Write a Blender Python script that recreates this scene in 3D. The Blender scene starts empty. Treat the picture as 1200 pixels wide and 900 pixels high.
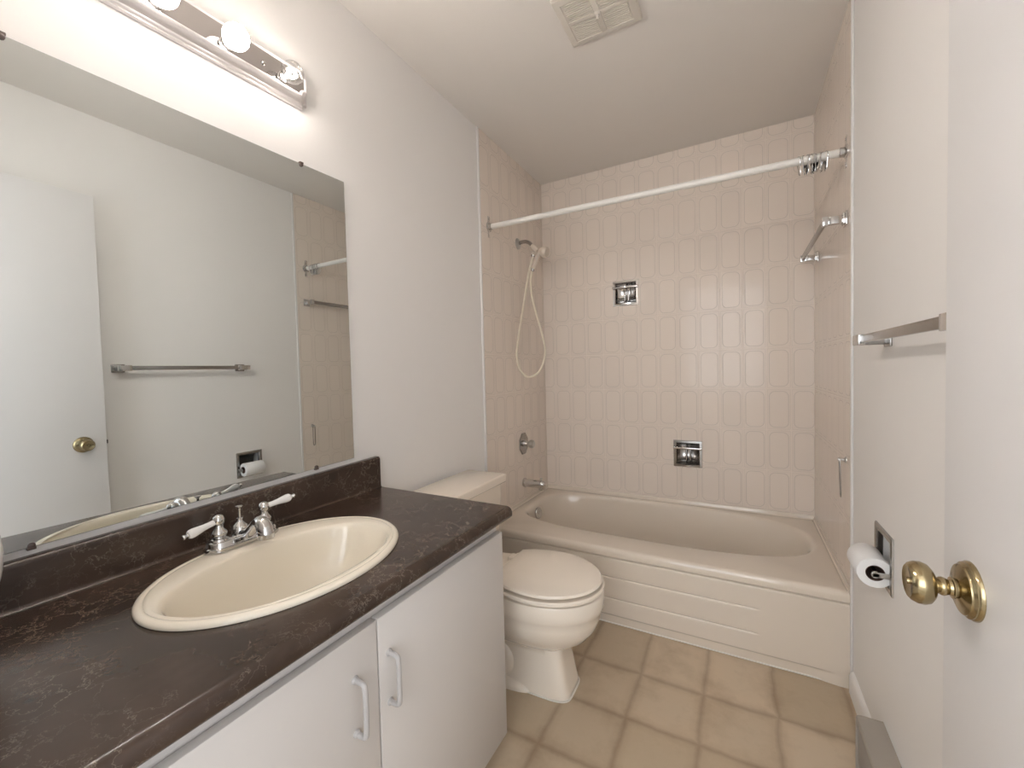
import bpy, bmesh, math, random
from mathutils import Vector, Matrix
PI = math.pi
R = math.radians
random.seed(4)
scene = bpy.context.scene
COL = scene.collection

# ------------------------------------------------------------------ camera, world, light, exposure
cam_d = bpy.data.cameras.new('camera')
cam = bpy.data.objects.new('camera', cam_d)
COL.objects.link(cam)
cam.location = (1.1537, -2.5887, 1.1502)
cam.rotation_euler = (R(88.1406), R(1.4352), R(28.529))
cam_d.sensor_width = 36
cam_d.lens = 36 * 486.43 / 1200
cam_d.clip_start = 0.01
scene.camera = cam

scene.view_settings.view_transform = 'Standard'
scene.view_settings.look = 'None'
scene.view_settings.gamma = 1.0
scene.view_settings.use_curve_mapping = False
scene.view_settings.exposure = 0.42

world = bpy.data.worlds.new('world')
scene.world = world
world.use_nodes = True
bg = world.node_tree.nodes['Background']
bg.inputs[0].default_value = (0.86, 0.92, 1.0, 1)
bg.inputs[1].default_value = 2.4

BULB_STRENGTH = 560.0
BULB_COLOR = (1.0, 0.92, 0.85)
HALL_POWER = 28.0

def area(name, loc, rot, sx, sy, power, color):
    d = bpy.data.lights.new(name, 'AREA')
    d.shape = 'RECTANGLE'
    d.size, d.size_y = sx, sy
    d.energy = power
    d.color = color
    o = bpy.data.objects.new(name, d)
    o.location = loc
    o.rotation_euler = rot
    COL.objects.link(o)
    return o

# cool fill lamp added in the unseen hall, brightening the room through the doorway
area('hall_fill', (0.85, -4.05, 1.55), (R(90), 0, 0), 2.2, 1.5, HALL_POWER, (0.90, 0.95, 1.0))

# ------------------------------------------------------------------ room numbers
W, H = 1.5, 2.387
TUB_Y = -0.772
END_Y = -2.58

# ------------------------------------------------------------------ materials
MATS = {}
def new_mat(name):
    m = bpy.data.materials.new(name)
    m.use_nodes = True
    nt = m.node_tree
    b = nt.nodes['Principled BSDF']
    MATS[name] = m
    return m, nt, b

def N(nt, typ, **kw):
    n = nt.nodes.new(typ)
    for k, v in kw.items():
        setattr(n, k, v)
    return n

def mth(nt, op, a, b=None, c=None, clamp=False):
    n = nt.nodes.new('ShaderNodeMath')
    n.operation = op
    n.use_clamp = clamp
    for i, v in enumerate((a, b, c)):
        if v is None:
            continue
        if isinstance(v, (int, float)):
            n.inputs[i].default_value = v
        else:
            nt.links.new(v, n.inputs[i])
    return n.outputs[0]

def mixc(nt, fac, c1, c2):
    n = nt.nodes.new('ShaderNodeMix')
    n.data_type = 'RGBA'
    if isinstance(fac, (int, float)):
        n.inputs[0].default_value = fac
    else:
        nt.links.new(fac, n.inputs[0])
    for idx, c in ((6, c1), (7, c2)):
        if isinstance(c, tuple):
            n.inputs[idx].default_value = (*c, 1)
        else:
            nt.links.new(c, n.inputs[idx])
    return n.outputs[2]

def noise(nt, scale, detail=3, rough=0.5, vec=None, dist=0.0):
    n = N(nt, 'ShaderNodeTexNoise')
    n.inputs['Scale'].default_value = scale
    n.inputs['Detail'].default_value = detail
    n.inputs['Roughness'].default_value = rough
    n.inputs['Distortion'].default_value = dist
    if vec is None:
        g = N(nt, 'ShaderNodeNewGeometry')
        vec = g.outputs['Position']
    nt.links.new(vec, n.inputs['Vector'])
    return n

def bump(nt, b, height, strength=0.2, dist=0.002):
    n = N(nt, 'ShaderNodeBump')
    n.inputs['Strength'].default_value = strength
    n.inputs['Distance'].default_value = dist
    nt.links.new(height, n.inputs['Height'])
    nt.links.new(n.outputs[0], b.inputs['Normal'])

def plain(name, col, rough=0.5, metal=0.0, var=0.03, scale=14, bumpy=0.0, bscale=180, coat=0.0):
    m, nt, b = new_mat(name)
    n = noise(nt, scale)
    c = mixc(nt, n.outputs[0], tuple(max(0, x * (1 - var)) for x in col), tuple(min(1, x * (1 + var)) for x in col))
    nt.links.new(c, b.inputs['Base Color'])
    b.inputs['Roughness'].default_value = rough
    b.inputs['Metallic'].default_value = metal
    b.inputs['Coat Weight'].default_value = coat
    if bumpy:
        nb = noise(nt, bscale, 2)
        bump(nt, b, nb.outputs[0], bumpy, 0.001)
    return m

plain('paint', (0.86, 0.835, 0.81), 0.45, var=0.006, bumpy=0.12, bscale=320)
plain('ceiling_paint', (0.84, 0.80, 0.755), 0.7, var=0.006, bumpy=0.2, bscale=220)
plain('door_paint', (0.77, 0.755, 0.75), 0.4, var=0.006, bumpy=0.08, bscale=260)
plain('trim_white', (0.82, 0.80, 0.78), 0.35)
plain('cabinet_white', (0.665, 0.63, 0.60), 0.38, var=0.006, bumpy=0.05, bscale=300)
plain('handle_plastic', (0.47, 0.45, 0.44), 0.35)
plain('cabinet_rail', (0.42, 0.40, 0.38), 0.5)
plain('bone_porcelain', (0.89, 0.80, 0.69), 0.12, var=0.015, scale=5, coat=0.3)
plain('tub_enamel', (0.75, 0.665, 0.565), 0.16, var=0.015, scale=4, coat=0.3)
plain('sink_enamel', (0.86, 0.785, 0.655), 0.12, var=0.015, scale=5, coat=0.3)
plain('white_porcelain', (0.85, 0.83, 0.81), 0.12, coat=0.4)
plain('white_plastic', (0.82, 0.81, 0.80), 0.35)
plain('rod_white', (0.82, 0.79, 0.74), 0.3)
plain('hose_plastic', (0.76, 0.69, 0.56), 0.35)
plain('shower_plastic', (0.68, 0.59, 0.50), 0.35)
plain('vent_plastic', (0.72, 0.67, 0.60), 0.45)
plain('heater_metal', (0.37, 0.335, 0.29), 0.45)
plain('heater_front', (0.36, 0.34, 0.32), 0.5)
plain('paper', (0.87, 0.86, 0.85), 0.85, bumpy=0.25, bscale=420)
plain('cardboard', (0.10, 0.055, 0.04), 0.85)
plain('chrome', (0.62, 0.61, 0.60), 0.09, metal=1.0, var=0.02)
plain('satin_chrome', (0.52, 0.51, 0.49), 0.28, metal=1.0, var=0.03)
plain('dull_chrome', (0.40, 0.385, 0.37), 0.22, metal=1.0, var=0.05)
plain('brass', (0.40, 0.325, 0.19), 0.19, metal=1.0, var=0.25, scale=30)
plain('dark_metal', (0.20, 0.19, 0.18), 0.3, metal=1.0)
plain('dark_plastic', (0.03, 0.028, 0.026), 0.4)
plain('clip_plastic', (0.10, 0.07, 0.06), 0.3)
plain('fixture_silver', (0.80, 0.765, 0.765), 0.32, metal=0.55, var=0.02)
plain('fixture_mirror', (0.50, 0.475, 0.465), 0.06, metal=1.0, var=0.03, scale=25)
plain('caulk', (0.80, 0.76, 0.70), 0.5)
plain('mirror_edge', (0.10, 0.13, 0.12), 0.2)
plain('hall_carpet', (0.42, 0.38, 0.33), 0.9, bumpy=0.4, bscale=500)

# mirror glass
m, nt, b = new_mat('mirror')
n = noise(nt, 3)
nt.links.new(mixc(nt, n.outputs[0], (0.745, 0.785, 0.785), (0.765, 0.80, 0.80)), b.inputs['Base Color'])
b.inputs['Metallic'].default_value = 1.0
b.inputs['Roughness'].default_value = 0.012

# glowing frosted bulb
m, nt, b = new_mat('bulb_glow')
b.inputs['Base Color'].default_value = (0.9, 0.9, 0.88, 1)
b.inputs['Emission Color'].default_value = (*BULB_COLOR, 1)
# emission artificially weighted to the front, shaped to keep the wall behind dimmer
g = N(nt, 'ShaderNodeNewGeometry')
s = N(nt, 'ShaderNodeSeparateXYZ')
nt.links.new(g.outputs['Normal'], s.inputs[0])
fwd = mth(nt, 'POWER', mth(nt, 'MAXIMUM', s.outputs[0], 0.0), 1.5)
nt.links.new(mth(nt, 'MULTIPLY', mth(nt, 'ADD', mth(nt, 'MULTIPLY', fwd, fwd), 0.010), BULB_STRENGTH), b.inputs['Emission Strength'])
m, nt, b = new_mat('filament')
b.inputs['Emission Color'].default_value = (*BULB_COLOR, 1)
b.inputs['Emission Strength'].default_value = BULB_STRENGTH * 0.2
# clear bulb glass (thin shell: lets the light straight through)
m, nt, b = new_mat('clear_glass')
out = nt.nodes['Material Output']
tr = N(nt, 'ShaderNodeBsdfTransparent')
tr.inputs[0].default_value = (0.97, 0.965, 0.96, 1)
gl = N(nt, 'ShaderNodeBsdfGlossy')
gl.inputs['Roughness'].default_value = 0.05
lw = N(nt, 'ShaderNodeLayerWeight')
lw.inputs[0].default_value = 0.25
mx = N(nt, 'ShaderNodeMixShader')
nt.links.new(lw.outputs['Facing'], mx.inputs[0])
nt.links.new(tr.outputs[0], mx.inputs[1])
nt.links.new(gl.outputs[0], mx.inputs[2])
nt.links.new(mx.outputs[0], out.inputs['Surface'])

# embossed wall tile; u runs along the wall, z up
def tile_mat(name, axis, u0, z0, tw, th, col):
    m, nt, b = new_mat(name)
    g = N(nt, 'ShaderNodeNewGeometry')
    s = N(nt, 'ShaderNodeSeparateXYZ')
    nt.links.new(g.outputs['Position'], s.inputs[0])
    u = mth(nt, 'DIVIDE', mth(nt, 'SUBTRACT', s.outputs[axis], u0), tw)
    v = mth(nt, 'DIVIDE', mth(nt, 'SUBTRACT', s.outputs[2], z0), th)
    fu = mth(nt, 'MULTIPLY', mth(nt, 'ABSOLUTE', mth(nt, 'SUBTRACT', mth(nt, 'FRACT', u), 0.5)), tw)
    fv = mth(nt, 'MULTIPLY', mth(nt, 'ABSOLUTE', mth(nt, 'SUBTRACT', mth(nt, 'FRACT', v), 0.5)), th)
    def sdf(hx, hy, r):
        qx = mth(nt, 'SUBTRACT', fu, hx - r)
        qy = mth(nt, 'SUBTRACT', fv, hy - r)
        ax = mth(nt, 'MAXIMUM', qx, 0.0)
        ay = mth(nt, 'MAXIMUM', qy, 0.0)
        ln = mth(nt, 'SQRT', mth(nt, 'ADD', mth(nt, 'MULTIPLY', ax, ax), mth(nt, 'MULTIPLY', ay, ay)))
        ins = mth(nt, 'MINIMUM', mth(nt, 'MAXIMUM', qx, qy), 0.0)
        return mth(nt, 'SUBTRACT', mth(nt, 'ADD', ln, ins), r)
    def line(d, w):          # 1 on the line, 0 away
        return mth(nt, 'SUBTRACT', 1.0, mth(nt, 'DIVIDE', mth(nt, 'ABSOLUTE', d), w), clamp=True)
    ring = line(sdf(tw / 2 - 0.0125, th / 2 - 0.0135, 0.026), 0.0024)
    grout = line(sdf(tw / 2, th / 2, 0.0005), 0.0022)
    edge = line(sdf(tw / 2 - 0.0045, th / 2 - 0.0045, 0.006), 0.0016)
    wn = N(nt, 'ShaderNodeTexWhiteNoise', noise_dimensions='2D')
    cv = N(nt, 'ShaderNodeCombineXYZ')
    nt.links.new(mth(nt, 'FLOOR', u), cv.inputs[0])
    nt.links.new(mth(nt, 'FLOOR', v), cv.inputs[1])
    nt.links.new(cv.outputs[0], wn.inputs['Vector'])
    c = mixc(nt, wn.outputs[0], tuple(x * 0.985 for x in col), tuple(x * 1.015 for x in col))
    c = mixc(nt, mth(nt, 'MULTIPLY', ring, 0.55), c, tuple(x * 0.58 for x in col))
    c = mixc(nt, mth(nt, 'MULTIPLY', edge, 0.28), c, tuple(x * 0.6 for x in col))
    c = mixc(nt, mth(nt, 'MULTIPLY', grout, 0.35), c, tuple(min(1, x * 1.12) for x in col))
    nt.links.new(c, b.inputs['Base Color'])
    b.inputs['Roughness'].default_value = 0.12
    b.inputs['Specular IOR Level'].default_value = 0.27
    h = mth(nt, 'SUBTRACT', mth(nt, 'MULTIPLY', ring, -0.6), mth(nt, 'MULTIPLY', grout, 1.0))
    wob = noise(nt, 16, 1)
    h = mth(nt, 'ADD', h, mth(nt, 'MULTIPLY', wob.outputs[0], 0.2))
    bump(nt, b, h, 0.6, 0.0014)
    return m
TILE = (0.84, 0.745, 0.66)
TW, TH, TZ = 0.1099, 0.2173, 0.3668
tile_mat('tile_back', 0, 0.0787, TZ, TW, TH, TILE)
tile_mat('tile_side', 1, -0.779, TZ, TW, TH, TILE)

# vinyl floor printed with soft-edged stone squares
m, nt, b = new_mat('vinyl_floor')
g = N(nt, 'ShaderNodeNewGeometry')
wob = noise(nt, 9, 3, 0.6, g.outputs['Position'])
s = N(nt, 'ShaderNodeSeparateXYZ')
nt.links.new(g.outputs['Position'], s.inputs[0])
wsep = N(nt, 'ShaderNodeSeparateColor')
nt.links.new(wob.outputs['Color'], wsep.inputs[0])
GT = 0.2175
ux = mth(nt, 'ADD', s.outputs[0], mth(nt, 'MULTIPLY', mth(nt, 'SUBTRACT', wsep.outputs[0], 0.5), 0.022))
uy = mth(nt, 'ADD', s.outputs[1], mth(nt, 'MULTIPLY', mth(nt, 'SUBTRACT', wsep.outputs[1], 0.5), 0.022))
u = mth(nt, 'DIVIDE', mth(nt, 'SUBTRACT', ux, 0.824), GT)
v = mth(nt, 'DIVIDE', mth(nt, 'SUBTRACT', uy, -1.038), GT)
v = mth(nt, 'MINIMUM', v, mth(nt, 'MULTIPLY', v, 0.80))      # the row along the tub is a little deeper
du = mth(nt, 'SUBTRACT', 0.5, mth(nt, 'ABSOLUTE', mth(nt, 'SUBTRACT', mth(nt, 'FRACT', u), 0.5)))
dv = mth(nt, 'SUBTRACT', 0.5, mth(nt, 'ABSOLUTE', mth(nt, 'SUBTRACT', mth(nt, 'FRACT', v), 0.5)))
d = mth(nt, 'MINIMUM', du, dv)
cv = N(nt, 'ShaderNodeCombineXYZ')
nt.links.new(mth(nt, 'FLOOR', u), cv.inputs[0])
nt.links.new(mth(nt, 'FLOOR', v), cv.inputs[1])
wn = N(nt, 'ShaderNodeTexWhiteNoise', noise_dimensions='2D')
nt.links.new(cv.outputs[0], wn.inputs['Vector'])
cloud = noise(nt, 7, 5, 0.6, g.outputs['Position'])
grain = noise(nt, 60, 3, 0.6, g.outputs['Position'])
base = mixc(nt, wn.outputs[0], (0.48, 0.38, 0.26), (0.64, 0.515, 0.375))
base = mixc(nt, mth(nt, 'MULTIPLY', mth(nt, 'SUBTRACT', cloud.outputs[0], 0.48, clamp=True), 2.2, clamp=True), base, (0.36, 0.26, 0.165))
base = mixc(nt, mth(nt, 'MULTIPLY', grain.outputs[0], 0.25), base, (0.62, 0.52, 0.40))
fade = mth(nt, 'SUBTRACT', 1.0, mth(nt, 'DIVIDE', d, 0.15), clamp=True)
fade = mth(nt, 'MULTIPLY', fade, mth(nt, 'ADD', mth(nt, 'MULTIPLY', cloud.outputs[0], 1.1), -0.1, clamp=True))
core = mth(nt, 'SUBTRACT', 1.0, mth(nt, 'DIVIDE', d, 0.060), clamp=True)
c = mixc(nt, mth(nt, 'MULTIPLY', fade, 0.75), base, (0.31, 0.215, 0.135))
c = mixc(nt, mth(nt, 'MULTIPLY', core, 0.42), c, (0.26, 0.18, 0.115))
nt.links.new(c, b.inputs['Base Color'])
b.inputs['Roughness'].default_value = 0.42
bump(nt, b, mth(nt, 'SUBTRACT', mth(nt, 'MULTIPLY', grain.outputs[0], 0.4), core), 0.25, 0.002)

# dark brown laminate with pale veins
m, nt, b = new_mat('laminate')
g = N(nt, 'ShaderNodeNewGeometry')
n1 = noise(nt, 4.5, 5, 0.6, g.outputs['Position'])
warp = N(nt, 'ShaderNodeVectorMath', operation='SCALE')
nt.links.new(noise(nt, 9, 6, 0.65, g.outputs['Position']).outputs['Color'], warp.inputs[0])
warp.inputs['Scale'].default_value = 0.22
addv = N(nt, 'ShaderNodeVectorMath', operation='ADD')
nt.links.new(g.outputs['Position'], addv.inputs[0])
nt.links.new(warp.outputs[0], addv.inputs[1])
vor = N(nt, 'ShaderNodeTexVoronoi', feature='DISTANCE_TO_EDGE')
vor.inputs['Scale'].default_value = 19
nt.links.new(addv.outputs[0], vor.inputs['Vector'])
vein = mth(nt, 'SUBTRACT', 1.0, mth(nt, 'DIVIDE', vor.outputs['Distance'], 0.040), clamp=True)
vmask = mth(nt, 'MULTIPLY', mth(nt, 'SUBTRACT', noise(nt, 6, 4, 0.6, g.outputs['Position']).outputs[0], 0.42, clamp=True), 5.0, clamp=True)
vein = mth(nt, 'MULTIPLY', mth(nt, 'MULTIPLY', vein, vein), vmask)
c = mixc(nt, mth(nt, 'MULTIPLY', mth(nt, 'SUBTRACT', n1.outputs[0], 0.3, clamp=True), 2.4, clamp=True), (0.026, 0.016, 0.012), (0.078, 0.050, 0.036))
c = mixc(nt, mth(nt, 'MULTIPLY', vein, 0.75), c, (0.25, 0.20, 0.155))
nt.links.new(c, b.inputs['Base Color'])
b.inputs['Roughness'].default_value = 0.20
bump(nt, b, noise(nt, 260, 2, 0.5, g.outputs['Position']).outputs[0], 0.06, 0.001)

# ------------------------------------------------------------------ mesh helpers (world coordinates)
def bm_box(bm, x0, x1, y0, y1, z0, z1, bev=0.0, seg=2):
    r = bmesh.ops.create_cube(bm, size=1.0)
    vs = r['verts']
    for v in vs:
        v.co = Vector(((x0 + x1) / 2 + v.co.x * (x1 - x0), (y0 + y1) / 2 + v.co.y * (y1 - y0), (z0 + z1) / 2 + v.co.z * (z1 - z0)))
    if bev > 0:
        es = list({e for v in vs for e in v.link_edges})
        bmesh.ops.bevel(bm, geom=es, offset=bev, segments=seg, profile=0.5, affect='EDGES')

def bm_loft(bm, loops, cap0=True, cap1=True):
    rows = [[bm.verts.new(p) for p in lp] for lp in loops]
    n = len(rows[0])
    for a, c in zip(rows, rows[1:]):
        for i in range(n):
            j = (i + 1) % n
            bm.faces.new((a[i], a[j], c[j], c[i]))
    if cap0:
        bm.faces.new(list(reversed(rows[0])))
    if cap1:
        bm.faces.new(rows[-1])
    return rows

def frame_of(d):
    d = Vector(d).normalized()
    up = Vector((0, 0, 1)) if abs(d.z) < 0.95 else Vector((1, 0, 0))
    a = d.cross(up).normalized()
    return d, a, d.cross(a).normalized()

def bm_lathe(bm, origin, axis, prof, n=28, cap0=True, cap1=True):
    """prof: list of (radius, distance along the axis)"""
    d, a, c = frame_of(axis)
    o = Vector(origin)
    loops = []
    for r, h in prof:
        r = max(r, 0.0004)
        loops.append([o + d * h + (a * math.cos(2 * PI * i / n) + c * math.sin(2 * PI * i / n)) * r for i in range(n)])
    bm_loft(bm, loops, cap0, cap1)

def catmull(pts, k=8):
    P = [Vector(p) for p in pts]
    P = [P[0] * 2 - P[1]] + P + [P[-1] * 2 - P[-2]]
    out = []
    for i in range(1, len(P) - 2):
        for s in range(k):
            t = s / k
            a, b_, c, d_ = P[i - 1], P[i], P[i + 1], P[i + 2]
            out.append(0.5 * ((2 * b_) + (c - a) * t + (2 * a - 5 * b_ + 4 * c - d_) * t * t + (3 * b_ - a - 3 * c + d_) * t ** 3))
    out.append(P[-2])
    return out

def bm_tube(bm, pts, rad, n=12, smooth=0):
    pts = catmull(pts, smooth) if smooth else [Vector(p) for p in pts]
    m = len(pts)
    rads = rad if isinstance(rad, (list, tuple)) else None
    d0 = (pts[1] - pts[0]).normalized()
    _, a, _ = frame_of(d0)
    loops = []
    for i, p in enumerate(pts):
        t = (pts[min(i + 1, m - 1)] - pts[max(i - 1, 0)]).normalized()
        a = (a - t * a.dot(t)).normalized()
        c = t.cross(a)
        if rads:
            f = i / (m - 1) * (len(rads) - 1)
            q = min(int(f), len(rads) - 2)
            r = rads[q] + (rads[q + 1] - rads[q]) * (f - q)
        else:
            r = rad
        loops.append([p + (a * math.cos(2 * PI * k / n) + c * math.sin(2 * PI * k / n)) * r for k in range(n)])
    bm_loft(bm, loops)

def bm_prism(bm, outline, z0, z1, bev=0.0, seg=3):
    lo = [bm.verts.new((x, y, z0)) for x, y in outline]
    hi = [bm.verts.new((x, y, z1)) for x, y in outline]
    n = len(lo)
    bm.faces.new(list(reversed(lo)))
    bm.faces.new(hi)
    for i in range(n):
        bm.faces.new((lo[i], lo[(i + 1) % n], hi[(i + 1) % n], hi[i]))

def sgn(v):
    return -1.0 if v < 0 else 1.0

def superell(cx, cy, ax, ay, z, n=2.0, k=64, n_neg=None):
    out = []
    for i in range(k):
        t = 2 * PI * i / k
        c, s = math.cos(t), math.sin(t)
        e = 2.0 / (n if (c >= 0 or n_neg is None) else n_neg)
        out.append((cx + ax * sgn(c) * abs(c) ** e, cy + ay * sgn(s) * abs(s) ** e, z))
    return out

def finish(name, bm, mat, angle=35, smooth=True):
    bmesh.ops.remove_doubles(bm, verts=bm.verts, dist=1e-6)
    bmesh.ops.recalc_face_normals(bm, faces=bm.faces)
    me = bpy.data.meshes.new(name)
    bm.to_mesh(me)
    bm.free()
    me.materials.append(MATS[mat])
    if smooth:
        for p in me.polygons:
            p.use_smooth = True
        me.set_sharp_from_angle(angle=R(angle))
    return me

def tag(o, label, cat, group=None):
    o['label'] = label
    o['category'] = cat
    if group:
        o['group'] = group

def thing(name, loc, label, cat, group=None):
    o = bpy.data.objects.new(name, None)
    o.empty_display_size = 0.05
    o.location = loc
    COL.objects.link(o)
    tag(o, label, cat, group)
    return o

def root_of(o):
    while o.parent:
        o = o.parent
    return o

def part(name, bm, mat, parent, label=None, angle=35, smooth=True):
    """mesh given in world coordinates, child of parent (same origin as its thing)"""
    o = bpy.data.objects.new(name, finish(name, bm, mat, angle, smooth))
    COL.objects.link(o)
    o.data.transform(Matrix.Translation(-root_of(parent).location))
    o.parent = parent
    if label:
        o['label'] = label
    return o

def single(name, bm, mat, origin, label, cat, group=None, angle=35):
    o = bpy.data.objects.new(name, finish(name, bm, mat, angle))
    COL.objects.link(o)
    o.data.transform(Matrix.Translation(-Vector(origin)))
    o.location = origin
    tag(o, label, cat, group)
    return o

def struct(name, bm, mat, label, cat='room', angle=35, parent=None, smooth=True):
    o = bpy.data.objects.new(name, finish(name, bm, mat, angle, smooth))
    COL.objects.link(o)
    if parent:
        o.parent = parent
    else:
        o['kind'] = 'structure'
        o['label'] = label
        o['category'] = cat
    return o

BM = bmesh.new

# ------------------------------------------------------------------ the setting
T = 0.12
bm = BM(); bm_box(bm, -T, W + T, END_Y - T, T, -0.12, 0.0)
struct('floor', bm, 'vinyl_floor', 'beige vinyl floor printed with soft brown edged stone squares', 'floor')
bm = BM(); bm_box(bm, -T, W + T, END_Y - T, T, H, H + 0.1)
struct('ceiling', bm, 'ceiling_paint', 'plain off-white painted ceiling', 'ceiling')
bm = BM(); bm_box(bm, -T, 0, END_Y - T, T, 0, H)
struct('wall_left', bm, 'paint', 'off-white painted wall behind the mirror and toilet', 'wall')

def wall_cells(bm, axis, fixed, depth, u0, u1, z0, z1, holes):
    """wall slab with rectangular recesses; axis = the wall's normal, the front face at `fixed`"""
    us = sorted({u0, u1, *[h[0] for h in holes], *[h[1] for h in holes]})
    zs = sorted({z0, z1, *[h[2] for h in holes], *[h[3] for h in holes]})
    def P(u, z, d):
        return (u, fixed + d, z) if axis == 'y' else (fixed + d, u, z)
    def quad(a, b_, c, e):
        bm.faces.new([bm.verts.new(q) for q in (a, b_, c, e)])
    for i in range(len(us) - 1):
        for j in range(len(zs) - 1):
            a, b_, c, e = us[i], us[i + 1], zs[j], zs[j + 1]
            if any(h[0] <= a and h[1] >= b_ and h[2] <= c and h[3] >= e for h in holes):
                for q in ((a, c, b_, c), (b_, c, b_, e), (b_, e, a, e), (a, e, a, c)):
                    quad(P(q[0], q[1], 0), P(q[2], q[3], 0), P(q[2], q[3], depth * 0.75), P(q[0], q[1], depth * 0.75))
                quad(P(a, c, depth * .75), P(b_, c, depth * .75), P(b_, e, depth * .75), P(a, e, depth * .75))
            else:
                quad(P(a, c, 0), P(b_, c, 0), P(b_, e, 0), P(a, e, 0))
    quad(P(u0, z0, depth), P(u1, z0, depth), P(u1, z1, depth), P(u0, z1, depth))
    for q in ((u0, z0, u1, z0), (u1, z0, u1, z1), (u1, z1, u0, z1), (u0, z1, u0, z0)):
        quad(P(q[0], q[1], 0), P(q[2], q[3], 0), P(q[2], q[3], depth), P(q[0], q[1], depth))

SOAP = [(0.552, 1.607), (0.895, 0.641)]      # centres of the two soap dishes on the back wall
SD = 0.0775
holes = [(x - SD + .012, x + SD - .012, z - SD + .012, z + SD - .012) for x, z in SOAP]
bm = BM(); wall_cells(bm, 'y', 0.0, T, -T, W + T, 0, H, holes)
struct('wall_back', bm, 'tile_back', 'back wall of pinkish beige tiles embossed with rounded panels above the bathtub', 'wall', smooth=False)
TPY, TPZ, TPS = -1.138, 0.619, 0.076
bm = BM(); wall_cells(bm, 'x', W, T, END_Y - T, T, 0, H, [(TPY - TPS + .013, TPY + TPS - .013, TPZ - TPS + .013, TPZ + TPS - .013)])
struct('wall_right', bm, 'paint', 'off-white painted wall with towel bar and paper holder', 'wall', smooth=False)
for nm, x0, x1 in (('wall_alcove_left', 0, 0.004), ('wall_alcove_right', W - 0.004, W)):
    bm = BM(); bm_box(bm, x0, x1, -0.779, 0, 0.33, H)
    struct(nm, bm, 'tile_side', 'beige embossed tile facing on the %s end of the tub alcove' % ('tap' if x0 == 0 else 'towel bar'), 'wall', smooth=False)
# doorway in the end wall (the camera stands in it)
DX0, DX1, DZ = 0.63, 1.44, 2.03
bm = BM()
bm_box(bm, -T, DX0, END_Y - T, END_Y, 0, H)
bm_box(bm, DX1, W + T, END_Y - T, END_Y, 0, H)
bm_box(bm, DX0, DX1, END_Y - T, END_Y, DZ, H)
struct('wall_front', bm, 'paint', 'off-white end wall with the open doorway', 'wall')
# hall beyond the doorway
bm = BM(); bm_box(bm, -1.2, 3.0, -4.1, END_Y - T, -0.1, -0.002)
struct('floor_hall', bm, 'hall_carpet', 'hall floor beyond the doorway', 'floor')
bm = BM(); bm_box(bm, -1.2, 3.0, -4.2, -4.1, -0.1, H)
struct('wall_hall', bm, 'paint', 'hall wall across from the doorway', 'wall')
bm = BM(); bm_box(bm, -1.2, 3.0, -4.2, END_Y - T, H, H + 0.1)
struct('ceiling_hall', bm, 'ceiling_paint', 'hall ceiling beyond the doorway', 'ceiling')

# trims
bm = BM(); bm_box(bm, 0, 0.010, -0.786, -0.774, 0.35, H, 0.003)
struct('trim_1', bm, 'trim_white', 'white bead along the edge of the left alcove tiles', 'trim')
bm = BM(); bm_box(bm, W - 0.007, W, -0.793, -0.7795, 0.0, H, 0.003)
struct('trim_2', bm, 'trim_white', 'white bead along the edge of the right alcove tiles', 'trim')
bm = BM(); bm_box(bm, 0.002, W - .002, TUB_Y - 0.004, TUB_Y + 0.03, 0.0, 0.006, 0.002)
struct('trim_3', bm, 'caulk', 'pale caulk line where the tub meets the floor', 'trim')
bm = BM()
prof = [(W, 0), (W - .013, 0), (W - .013, .06), (W - .010, .070), (W - .005, .076), (W, .078)]
lp = [[(x, y, z) for x, z in prof] for y in (-1.134, -0.801)]
bm_loft(bm, lp)
struct('baseboard_right', bm, 'trim_white', 'short white baseboard between bathtub and wall heater', 'trim')

# door, open flat against the right wall
DFX, DEY = 1.400, -1.816
bm = BM(); bm_box(bm, DFX, DFX + 0.035, -2.572, DEY, 0.012, 1.98, 0.0015)
door = struct('door_1', bm, 'door_paint', 'plain white flush door standing open along the right wall', 'door')
KY, KZ = -1.894, 0.8705
def dpart(name, bm, mat, label=None):
    o = struct(name, bm, mat, '', parent=door)
    if label:
        o['label'] = label
    return o
bm = BM()
bm_lathe(bm, (DFX + .0005, KY, KZ), (-1, 0, 0), [(.0345, 0), (.0345, .002), (.033, .0045), (.0325, .005), (.0325, .0065), (.030, .0085), (.0295, .009), (.0290, .0105), (.024, .0125), (.014, .014), (.0125, .015)], 40)
rose = dpart('knob_rosette', bm, 'brass', 'round brass rosette with stepped rim')
bm = BM()
bm_lathe(bm, (DFX - .012, KY, KZ), (-1, 0, 0), [(.0115, 0), (.0115, .004), (.0125, .0045), (.0125, .006), (.010, .0065), (.009, .009), (.0105, .012), (.0112, .014), (.0105, .0165), (.0085, .019),
    (.0095, .0195), (.0125, .021), (.0185, .0235), (.0235, .0275), (.0255, .033), (.0250, .039), (.0225, .044), (.0195, .0465), (.0185, .0465), (.0170, .0455), (.004, .0455), (.0035, .0475), (.0005, .048)], 40)
dpart('door_knob', bm, 'brass', 'round polished brass knob')
bm = BM(); bm_box(bm, DFX + .005, DFX + .030, DEY - .001, DEY + .0012, KZ - .029, KZ + .029, .0004)
lp = dpart('latch_plate', bm, 'brass')
bm = BM(); bm_box(bm, DFX + .011, DFX + .022, DEY, DEY + .008, KZ - .009, KZ + .009, .002)
dpart('latch_bolt', bm, 'dark_plastic')

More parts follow.
